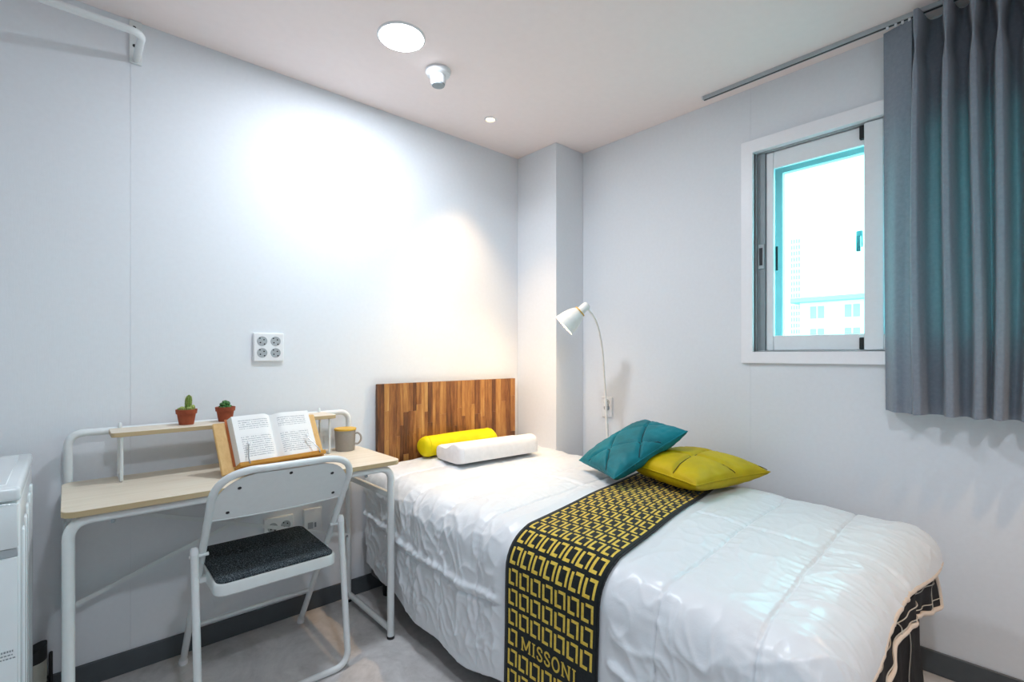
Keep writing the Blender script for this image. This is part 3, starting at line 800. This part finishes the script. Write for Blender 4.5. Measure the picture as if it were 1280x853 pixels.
# ------------------------------------------------------------------ outlets
def outlet(name, wall, c, wdt, hgt, sockets, label, cat='outlet', depth=.012):
    """wall 'A' faces -y at YA, wall 'B' faces -x at XB; sockets as (offset, height) from the centre"""
    cu, cz = c
    if wall == 'A':
        f = lambda a, b, d: (cu + a, YA - d, cz + b); nrm = (0, -1, 0)
    else:
        f = lambda a, b, d: (XB - d, cu - a, cz + b); nrm = (-1, 0, 0)
    t_ = thing(name, f(0, 0, 0), label, cat)
    o1 = rrect(-wdt / 2, wdt / 2, -hgt / 2, hgt / 2, .004, 3); o2 = rrect(-wdt / 2 + .003, wdt / 2 - .003, -hgt / 2 + .003, hgt / 2 - .003, .003, 3)
    build(MB().loft([[f(a, b, 0) for a, b in o1], [f(a, b, depth - .003) for a, b in o1], [f(a, b, depth) for a, b in o2]]), 'cover_plate', M['white_plastic'], t_)
    for a, b in sockets:
        s = build(MB().lathe([(.0205, .0), (.0205, .0008), (.0185, .0015), (.0180, .0003), (.006, .0002)], f(a, b, depth), nrm, 28), 'socket', M['socket'], t_)
        for q in (-.0095, .0095):
            build(MB().lathe([(.0030, .0002), (.0030, .0012)], f(a + q * .75, b + q * .65, depth), nrm, 10), 'pin_hole', M['black'], s)
        for q in (-.0165, .0165):
            p = f(a - q * .55, b + q * .75, depth)
            build(MB().lathe([(.0030, .0002), (.0030, .0016)], p, nrm, 8), 'earth_clip', M['dark_plastic'], s)
    return t_, f
outlet('wall_outlet', 'A', (.648, 1.197), .122, .122, [(-.027, .026), (.027, .026), (-.027, -.024), (.027, -.024)], 'white four-way wall outlet above the desk shelf')
outlet('wall_outlet', 'A', (.690, .415), .122, .082, [(-.027, 0), (.027, 0)], 'white double wall outlet below the desk behind the chair')
t_, f_ = outlet('data_socket', 'A', (.836, .405), .082, .118, [], 'white data socket plate beside the double outlet', 'socket')
build(MB().box(.812, .836, YA - .0135, YA - .0115, .372, .402, .001, 1), 'port_surround', M['socket'], t_)
build(MB().box(.842, .850, YA - .0135, YA - .0115, .376, .398, .0005, 1), 'port_flap', M['grey_plastic'], t_)
outlet('wall_outlet', 'B', (1.775, .858), .075, .118, [(0, .027), (0, -.002)], 'white wall outlet with the lamp plug behind the lamp pole')

# ------------------------------------------------------------------ hanging rail on the wall
hr = thing('hanging_rail', (-.3, YA - .1, 2.25), 'white tubular clothes rail fixed high above the washing machine', 'clothes rail')
build(MB().tube(fillet([(.192, YA - .008, 2.258), (.192, 2.092, 2.258), (-.86, 2.092, 2.258), (-.86, YA - .008, 2.258)], .045, 10), .0122, 16), 'rail_tube', M['white_metal'], hr)
for xx in (.190, -.86):
    pl = build(MB().box(xx - .019, xx + .019, YA - .008, YA, 2.240, 2.3995, .002, 1), 'bracket_plate', M['white_metal'], hr)
    for z in (2.372, 2.305):
        build(MB().lathe([(.0055, 0), (.0055, .0015), (.003, .003)], (xx - .004, YA - .008, z), (0, -1, 0), 12), 'screw', M['dark_plastic'], pl)

# ------------------------------------------------------------------ desk
dk = thing('desk', (.5, 2.05, 0), 'pale ash desk with white tubular legs and a raised shelf', 'desk')
TZ = .735
o1 = rrect(-.012, 1.021, 1.808, 2.236, .035, 6)
def flat(a, b, t): return (a, b, t)
def inset(x0, x1, y0, y1, r, d): return rrect(x0 + d, x1 - d, y0 + d, y1 - d, max(r - d, .004), 6)
A_ = (-.012, 1.021, 1.808, 2.236, .035)
tp = build(MB().loft([[(a, b, TZ - .0015) for a, b in inset(*A_, 0)], [(a, b, TZ) for a, b in inset(*A_, .0015)]]), 'tabletop', M['ash'], dk)
build(MB().loft([[(a, b, TZ - .018) for a, b in inset(*A_, .001)], [(a, b, TZ - .017) for a, b in inset(*A_, 0)], [(a, b, TZ - .0016) for a, b in inset(*A_, 0)]]), 'edge_band', M['ash_edge'], tp)
B_ = (.110, .872, 2.104, 2.237, .012); SZ = .905
sf = build(MB().loft([[(a, b, SZ - .0015) for a, b in inset(*B_, 0)], [(a, b, SZ) for a, b in inset(*B_, .0015)]]), 'shelf', M['ash'], dk)
build(MB().loft([[(a, b, SZ - .016) for a, b in inset(*B_, .001)], [(a, b, SZ - .015) for a, b in inset(*B_, 0)], [(a, b, SZ - .0016) for a, b in inset(*B_, 0)]]), 'edge_band', M['ash_edge'], sf)
xl, xr, yf, yr = .004, .990, 1.842, 2.252
build(MB().tube(fillet([(xl, yf, .006), (xl, yf, TZ - .033), (xr, yf, TZ - .033), (xr, yf, .006)], .065, 10), .0145, 16), 'front_frame', M['white_metal'], dk)
build(MB().tube(fillet([(xl, yr, .006), (xl, yr, .896), (xr, yr, .896), (xr, yr, .006)], .055, 10), .0125, 16), 'rear_frame', M['white_metal'], dk)
for xx in (xl, xr):
    build(MB().box(xx - .009, xx + .009, yf, yr, .575, .600, .004, 2), 'side_rail', M['white_metal'], dk)
    build(MB().tube([(xx, yf, .036), (xx, yr, .036)], .0125, 14), 'floor_rail', M['white_metal'], dk)
    for yy in (yf, yr):
        build(MB().lathe([(.0155, 0), (.0155, .010), (.0125, .012)], (xx, yy, 0), n=16), 'foot_cap', M['black'], dk)
def flatbar(p, q, wd_, th):
    p, q = np.array(p, float), np.array(q, float); d = (q - p) / np.linalg.norm(q - p); y = np.array([0, 1, 0]) * th / 2; n_ = np.cross(d, [0, 1, 0]) * wd_ / 2
    return MB().loft([[c + n_ + y, c + n_ - y, c - n_ - y, c - n_ + y] for c in (p, q)])
for p, q in (((.006, yr - .016, .312), (.985, yr - .016, .655)), ((.006, yr - .020, .655), (.985, yr - .020, .318))):
    bb = build(flatbar(p, q, .015, .003), 'brace', M['white_metal'], dk)
    for c in (p, q): build(MB().lathe([(.005, 0), (.005, .002), (.003, .003)], (c[0] + (.012 if c is p else -.012), c[1] - .0015, c[2]), (0, -1, 0), 10), 'bolt', M['grey_plastic'], bb)
for xx in (.138, .846):
    pts = [(xx, 2.118, SZ - .018), (xx, 2.118, TZ + .004), (xx, 2.228, TZ + .004), (xx, 2.228, SZ - .018)]
    build(MB().tube(fillet(pts, .01, 4), .005, 8), 'shelf_bracket', M['white_metal'], dk)
    build(MB().lathe([(.006, 0), (.006, .016), (.003, .020)], (xx + .004, 2.246, SZ - .002), n=12), 'shelf_clip', M['white_metal'], dk)
for xx in (.10, .88): build(MB().lathe([(.006, 0), (.006, .006), (.004, .008)], (xx, yf - .004, TZ - .048), (0, -.5, -1), 10), 'bolt', M['grey_plastic'], dk)

# ------------------------------------------------------------------ folding chair
ch = thing('folding_chair', (.54, 1.95, 0), 'white metal folding chair with dark seat pad pushed under the desk', 'chair')
cx0, cx1 = .327, .757
def sp(s): return (2.213 - .548 * s / .970, .011 + .800 * s / .970)          # along the sloping front leg and backrest tube: (y, z)
foot, topp = sp(0), sp(.970)
build(MB().tube(fillet([(cx0, *foot), (cx0, *topp), (cx1, *topp), (cx1, *foot)], .135, 14), .0115, 16), 'back_and_front_leg_tube', M['white_metal'], ch)
rx0, rx1 = cx0 - .024, cx1 + .024
build(MB().tube(fillet([(rx0, 1.848, .535), (rx0, 1.778, .012), (rx1, 1.778, .012), (rx1, 1.848, .535)], .065, 10), .0115, 16), 'rear_leg_tube', M['white_metal'], ch)
for xx in (rx0, rx1):
    build(MB().lathe([(.0125, -.012), (.0125, .004), (.008, .012)], (xx, 1.849, .538), (0, .13, .99), 14), 'tube_cap', M['white_plastic'], ch)
    build(MB().tube([(xx - .014 * (1 if xx == rx0 else -1), 1.852, .520), (xx + .040 * (1 if xx == rx0 else -1), 1.852, .520)], .006, 10), 'pivot_bolt', M['white_metal'], ch)
for xx in (cx0, cx1):
    build(MB().lathe([(.0150, 0), (.0150, .012), (.0125, .024)], (xx, foot[0], 0), (0, -.25, 1), 14), 'foot_cap', M['white_plastic'], ch)
sy, sz = sp(.215)
build(MB().tube([(cx0, sy, sz), (cx1, sy, sz)], .007, 10), 'stretcher', M['white_metal'], ch)
S_ = (.346, .738, 1.772, 2.135, .035)
def seat_ring(d, z): return [(a, b, z + (b - 1.95) * .03) for a, b in inset(*S_, d)]
st = build(MB().loft([seat_ring(.012, .402), seat_ring(.004, .402), seat_ring(0, .406), seat_ring(0, .436), seat_ring(.004, .441), seat_ring(.012, .441)]), 'seat_pan', M['white_metal'], ch)
build(MB().loft([seat_ring(.008, .439), seat_ring(.008, .446), seat_ring(.011, .4475), seat_ring(.04, .4495), seat_ring(.12, .4505)]), 'seat_pad', M['seat_fabric'], st, label='dark flecked fabric seat pad')
for xx in (cx0, cx1):
    build(MB().box(min(xx, .346 if xx < .5 else .738) , max(xx, .346 if xx < .5 else .738), 1.905, 1.935, .408, .424), 'seat_hinge', M['white_metal'], st)
# curved backrest sheet between the tubes
o = []
wmid = (cx0 + cx1) / 2; hw = (cx1 - cx0) / 2 - .006
bp = [(-hw, .780), (hw, .780), (hw, .962), (-hw, .962)]
bp = [(p.x, p.y) for p in fillet([Vector((0, .772, 0)), Vector((hw, .772, 0)), Vector((hw, .962, 0)), Vector((0, .962, 0))], .128, 10)]
bp = bp[0:1] + [(hw, .772)] + bp[10:]
outl = bp + [(-a, b) for a, b in bp[::-1]]
def bpt(a, b, t):
    y, z = sp(b); bow = .008 * (1 - (a / hw) ** 2)
    ny, nz_ = -.825, -.565
    return (wmid + a, y + (t - bow) * -ny * 1.0, z + (t - bow) * -nz_)
# fan rows across so the sheet can bow
def half_w(b):
    if b < .962 - .128: return hw
    k = (b - (.962 - .128)) / .128
    return hw - .128 * (1 - math.sqrt(max(0, 1 - k * k)))
BB = [.770 + (.960 - .770) * k / 16 for k in range(17)]
rows = lambda t: [[bpt(half_w(b) * (-1 + 2 * j / 20), b, t) for j in range(21)] for b in BB]
r0, r1 = rows(.0), rows(-.0022)
mb = MB().grid(r0).grid(r1)
bk = build(mb, 'backrest', M['white_metal'], ch, angle=60)
build(MB().tube([bpt(hw * (-1 + 2 * j / 20), .770, -.001) for j in range(21)], .003, 8), 'backrest_lip', M['white_metal'], bk)
for a, b in ((-.165, .80), (-.145, .905), (0, .942), (.145, .905), (.172, .80)):
    p = np.array(bpt(a, b, -.0025)); build(MB().lathe([(.0055, 0), (.0055, .0015), (.003, .003)], tuple(p), (0, -.825, -.565), 12), 'screw', M['dark_plastic'], bk)

# ------------------------------------------------------------------ book stand and book
c0 = np.array([.400, 1.938]); c1 = np.array([.777, 1.986]); ex = np.array([*(c1 - c0), 0]); BW = np.linalg.norm(ex); ex /= BW
hn = np.array([-ex[1], ex[0], 0]); tau = math.radians(29)
eu = hn * math.sin(tau) + np.array([0, 0, 1]) * math.cos(tau); en = np.cross(ex, eu)           # en points out of the board, to the reader
O = np.array([c0[0], c0[1], TZ + .0115])
def bs(a, b, d): return tuple(O + ex * a + eu * b + en * d)
def bbox(a0, a1, b0, b1, d0, d1, bev=.0015):
    m = MB().box(a0, a1, b0, b1, d0, d1, bev, 1); m.v = [bs(*p) for p in m.v]; return m
bst = thing('book_stand', tuple(O - np.array([0, 0, .008])), 'bamboo book stand with ledge and wire page holders on the desk', 'book stand')
build(bbox(0, BW, 0, .196, -.012, 0, .003), 'board', M['bamboo'], bst)
ldg = build(bbox(.042, BW - .018, .006, .022, .0, .052, .003), 'ledge', M['amber_wood'], bst)
build(bbox(.046, BW - .028, -.006, .006, .0, .036, .002), 'ledge_rail', M['amber_wood'], ldg)
for a in (.10, .27):
    m = MB().tube([tuple(O + ex * a + eu * .15 + en * -.010), tuple(O + ex * a + hn * .120 + np.array([0, 0, -.0055]))], .005, 8)
    build(m, 'prop_leg', M['bamboo'], bst)
for a in (.075, .335):
    tilt = .012 if a < .2 else -.030
    h = build(MB().tube([bs(a, .012, .055), bs(a, .030, .052), bs(a + tilt * .5, .060, .048), bs(a + tilt, .085, .045)], .0022, 8), 'page_holder', M['chrome'], bst)
    build(MB().lathe([(.004, 0), (.005, .004), (.003, .010)], bs(a + tilt, .085, .045), tuple(eu), 10), 'holder_tip', M['white_plastic'], h)
for a in (.165, .255): build(MB().lathe([(.004, 0), (.003, .002)], bs(a, .0225, .030), tuple(eu), 10), 'peg_hole', M['dark_plastic'], ldg)
bk_ = thing('open_book', bs(.20, .03, .01), 'thick open book with printed pages on the wooden stand', 'book')
b0, b1 = .0250, .203; gut = .195
def page_h(s, left):                                   # height of the page surface above the board across one leaf, s from gutter to fore edge
    hmax = .030 if left else .026
    return .008 + hmax * (1 - (1 - min(1, s / .30)) ** 2.2) * (1 - .22 * s) if s > 0 else .008
for left, wd_ in ((True, .142), (False, .146)):
    sg = -1 if left else 1
    prof = [(k / 24) for k in range(25)]
    topc = [(gut + sg * s * wd_, page_h(s, left)) for s in prof]
    full = topc + [(topc[-1][0] + sg * .006, .0035), (gut, .0035)]
    pb = build(MB().loft([[bs(a, b, d) for a, d in full] for b in (b0, b1)]), 'page_block', M['paper'], bk_, angle=50)
    rows = [[bs(a, b, d + .0006) for a, d in topc] for b in np.linspace(b0, b1, 6)]
    uvs = [((1 - s) if left else s, k / 5) for k in range(6) for s in prof]
    build(MB().grid(rows), 'printed_page', M['page'], pb, angle=60, uvs=uvs)
build(bbox(gut - .156, gut + .160, b0 - .001, b1 + .003, .0006, .0034, .0008), 'cover', M['book_cover'], bk_)

# ------------------------------------------------------------------ mug
mx_, my_ = .932, 2.155
_mug_z = TZ + .0006
mg = thing('mug', (mx_, my_, _mug_z), 'grey mug with a yellow wooden lid on the desk', 'mug')
build(MB().lathe([(.030, 0), (.0395, .0), (.0415, .003), (.0455, .088), (.0455, .090), (.043, .090), (.040, .006), (.002, .006)], (mx_, my_, _mug_z), n=40), 'cup', M['mug'], mg)
build(MB().lathe([(.042, .0895), (.0475, .091), (.0480, .096), (.0465, .099), (.002, .100)], (mx_, my_, _mug_z), n=40), 'lid', M['lid'], mg)
hd_ = np.array([RGT[0], RGT[1], 0]); pts = catmull([np.array([mx_, my_, _mug_z]) + hd_ * a + np.array([0, 0, b]) for a, b in ((.042, .074), (.058, .077), (.070, .064), (.070, .045), (.058, .030), (.041, .030))], 5)
build(MB().tube(pts, .0042, 10), 'handle', M['mug'], mg)

# ------------------------------------------------------------------ cactus pots
def pot(name, x, y, label):
    t_ = thing(name, (x, y, SZ), label, 'potted cactus')
    build(MB().lathe([(.0235, 0), (.0300, .040), (.0335, .0405), (.0350, .056), (.0330, .0565), (.0300, .052), (.002, .050)], (x, y, SZ), n=36), 'pot', M['terracotta'], t_)
    build(MB().lathe([(.0300, .048), (.018, .0515), (.002, .052)], (x, y, SZ), n=24), 'soil', M['soil'], t_)
    return t_
px_, py_ = .333, 2.185
c = pot('potted_cactus', px_, py_, 'small terracotta pot with a tall finger cactus on the shelf')
def ribbed(cx, cy, z0, h, r, ribs, tilt=(0, 0)):
    loops = []
    for k in range(15):
        t_ = k / 14; rr = r * (math.sqrt(max(0, 1 - (max(0, t_ - .62) / .38) ** 2)) if t_ > .62 else (.82 + .18 * math.sin(t_ / .62 * PI / 2)))
        rr = max(rr, .0006)
        loops.append([(cx + tilt[0] * t_ + rr * (1 + .12 * math.cos(ribs * a)) * math.cos(a), cy + tilt[1] * t_ + rr * (1 + .12 * math.cos(ribs * a)) * math.sin(a), z0 + h * t_) for a in [2 * PI * j / (ribs * 4) for j in range(ribs * 4)]])
    return MB().loft(loops)
st_ = build(ribbed(px_ + .004, py_, SZ + .048, .062, .0105, 10, (.004, 0)), 'stem', M['cactus'], c)
def spines(cx, cy, z0, h, r, n_, seed):
    rg = random.Random(seed); m = MB()
    for k in range(n_):
        a = rg.uniform(0, 2 * PI); z = z0 + h * rg.uniform(.1, 1); d = Vector((math.cos(a), math.sin(a), rg.uniform(-.3, .7))) * rg.uniform(.003, .006)
        p = Vector((cx + math.cos(a) * r, cy + math.sin(a) * r, z)); m.tube([p, p + d], [.0005, .0001], 3)
    return m
sp_ = build(spines(px_ + .006, py_, SZ + .05, .055, .0105, 90, 3), 'spines', M['spine'], st_); sp_['kind'] = 'stuff'
for k, (dx, dy, h, r) in enumerate(((-.012, -.010, .022, .0085), (.014, -.006, .026, .0080), (.004, -.016, .020, .0085), (-.016, .006, .016, .007), (.018, .008, .018, .007))):
    build(ribbed(px_ + dx, py_ + dy, SZ + .047, h, r, 8, (dx * .35, dy * .35)), 'offset_shoot', M['cactus_pale'], c)
px_, py_ = .462, 2.188
c = pot('potted_succulent', px_, py_, 'small terracotta pot with a rosette succulent behind the book')
rg = random.Random(5)
for ringi, (n_, el, ln) in enumerate(((9, 15, .024), (8, 38, .024), (6, 60, .022), (4, 80, .018))):
    for k in range(n_):
        a = 2 * PI * (k + ringi * .37) / n_ + rg.uniform(-.15, .15); e = math.radians(el + rg.uniform(-8, 8))
        d = Vector((math.cos(a) * math.cos(e), math.sin(a) * math.cos(e), math.sin(e))); b_ = Vector((px_, py_, SZ + .052 + ringi * .004))
        build(MB().tube([b_, b_ + d * ln * .35, b_ + d * ln * .7, b_ + d * ln * .92, b_ + d * ln], [.003, .0062, .0062, .0036, .0006], 7), 'leaf', M['succulent'], c)

# ------------------------------------------------------------------ washing machine and drain canister
wx0, wx1, wy0, wy1, wz = -.68, -.082, 1.66, 2.195, .852
wm = thing('washing_machine', ((wx0 + wx1) / 2, (wy0 + wy1) / 2, 0), 'white front-loading washing machine beside the desk', 'washing machine')
bdy = build(MB().box(wx0, wx1, wy0 + .012, wy1, .02, wz - .035, .012, 3), 'cabinet', M['appliance'], wm)
build(MB().box(wx0 - .002, wx1 + .002, wy0, wy1, wz - .035, wz, .010, 3), 'top_panel', M['appliance'], wm)
build(MB().box(wx0 + .03, wx1 - .025, wy0 + .035, wy1 - .03, wz - .002, wz + .002, .002, 1), 'top_inset', M['appliance'], wm)
for y in (1.745, 1.83, 1.915, 2.0, 2.085):
    build(MB().box(wx1 - .003, wx1 + .006, y - .020, y + .020, .08, wz - .10 + (y - 1.9) * .12, .0055, 3), 'side_rib', M['appliance'], bdy)
pnl = build(MB().box(wx0 + .004, wx1 - .004, wy0 + .002, wy0 + .016, .705, wz - .042, .004, 2), 'control_panel', M['appliance'], wm)
build(MB().box(wx0 + .02, wx0 + .19, wy0 - .001, wy0 + .004, .73, .79, .003, 2), 'detergent_drawer', M['appliance'], pnl)
build(MB().lathe([(.03, 0), (.028, .02), (.002, .022)], (-.33, wy0 + .002, .76), (0, -1, 0), 28), 'dial', M['white_plastic'], pnl)
build(MB().box(wx0 + .004, wx1 - .004, wy0 + .006, wy0 + .014, .684, .705, .002, 1), 'panel_groove', M['socket'], wm)
build(MB().box(wx0 + .004, wx1 - .004, wy0 + .002, wy0 + .016, .06, .684, .004, 2), 'front_panel', M['appliance'], wm)
dr = build(MB().lathe([(.20, 0), (.20, .016), (.185, .026), (.150, .020), (.145, .005)], (-.40, wy0 + .002, .40), (0, -1, 0), 48), 'door', M['white_plastic'], wm)
build(MB().lathe([(.145, .004), (.12, .018), (.06, .030), (.002, .033)], (-.40, wy0 + .002, .40), (0, -1, 0), 40), 'door_glass', M['dark_plastic'], dr)
pr = MB(); rg = random.Random(4)
for i, z in enumerate((.462, .454, .446)):
    x_ = -.158
    while x_ < -.094:
        l_ = rg.uniform(.002, .005); pr.box(x_, x_ + l_, wy0 + .0012, wy0 + .0022, z, z + (.0045 if i == 0 else .003)); x_ += l_ + .0016
build(pr, 'printed_marks', M['grey_plastic'], wm)
for a in (wx0 + .06, wx1 - .06):
    for b in (wy0 + .06, wy1 - .06): build(MB().lathe([(.02, 0), (.02, .022)], (a, b, 0), n=14), 'foot', M['black'], wm)
cc = (-.088, 2.243)
cn = thing('drain_canister', (*cc, 0), 'beige drain canister with black cap behind the washing machine', 'canister')
build(MB().lathe([(.040, 0), (.040, .165), (.038, .172)], (*cc, 0), n=28), 'body', M['canister'], cn)
build(MB().lathe([(.0405, .085), (.0415, .087), (.0405, .089)], (*cc, 0), n=28, cap=False), 'strap', M['dark_plastic'], cn)
build(MB().loft([[(cc[0] + .041 * math.cos(a), cc[1] + .041 * math.sin(a), z + .020 * k * math.cos(a)) for a in [2 * PI * j / 28 for j in range(28)]] for z, k in ((.166, 0), (.172, .0), (.196, 1), (.198, 1))]), 'cap', M['black'], cn)
build(MB().box(-.044, -.034, YA - .034, YA - .012, 0, .165, .003, 2), 'bracket', M['black'], cn)
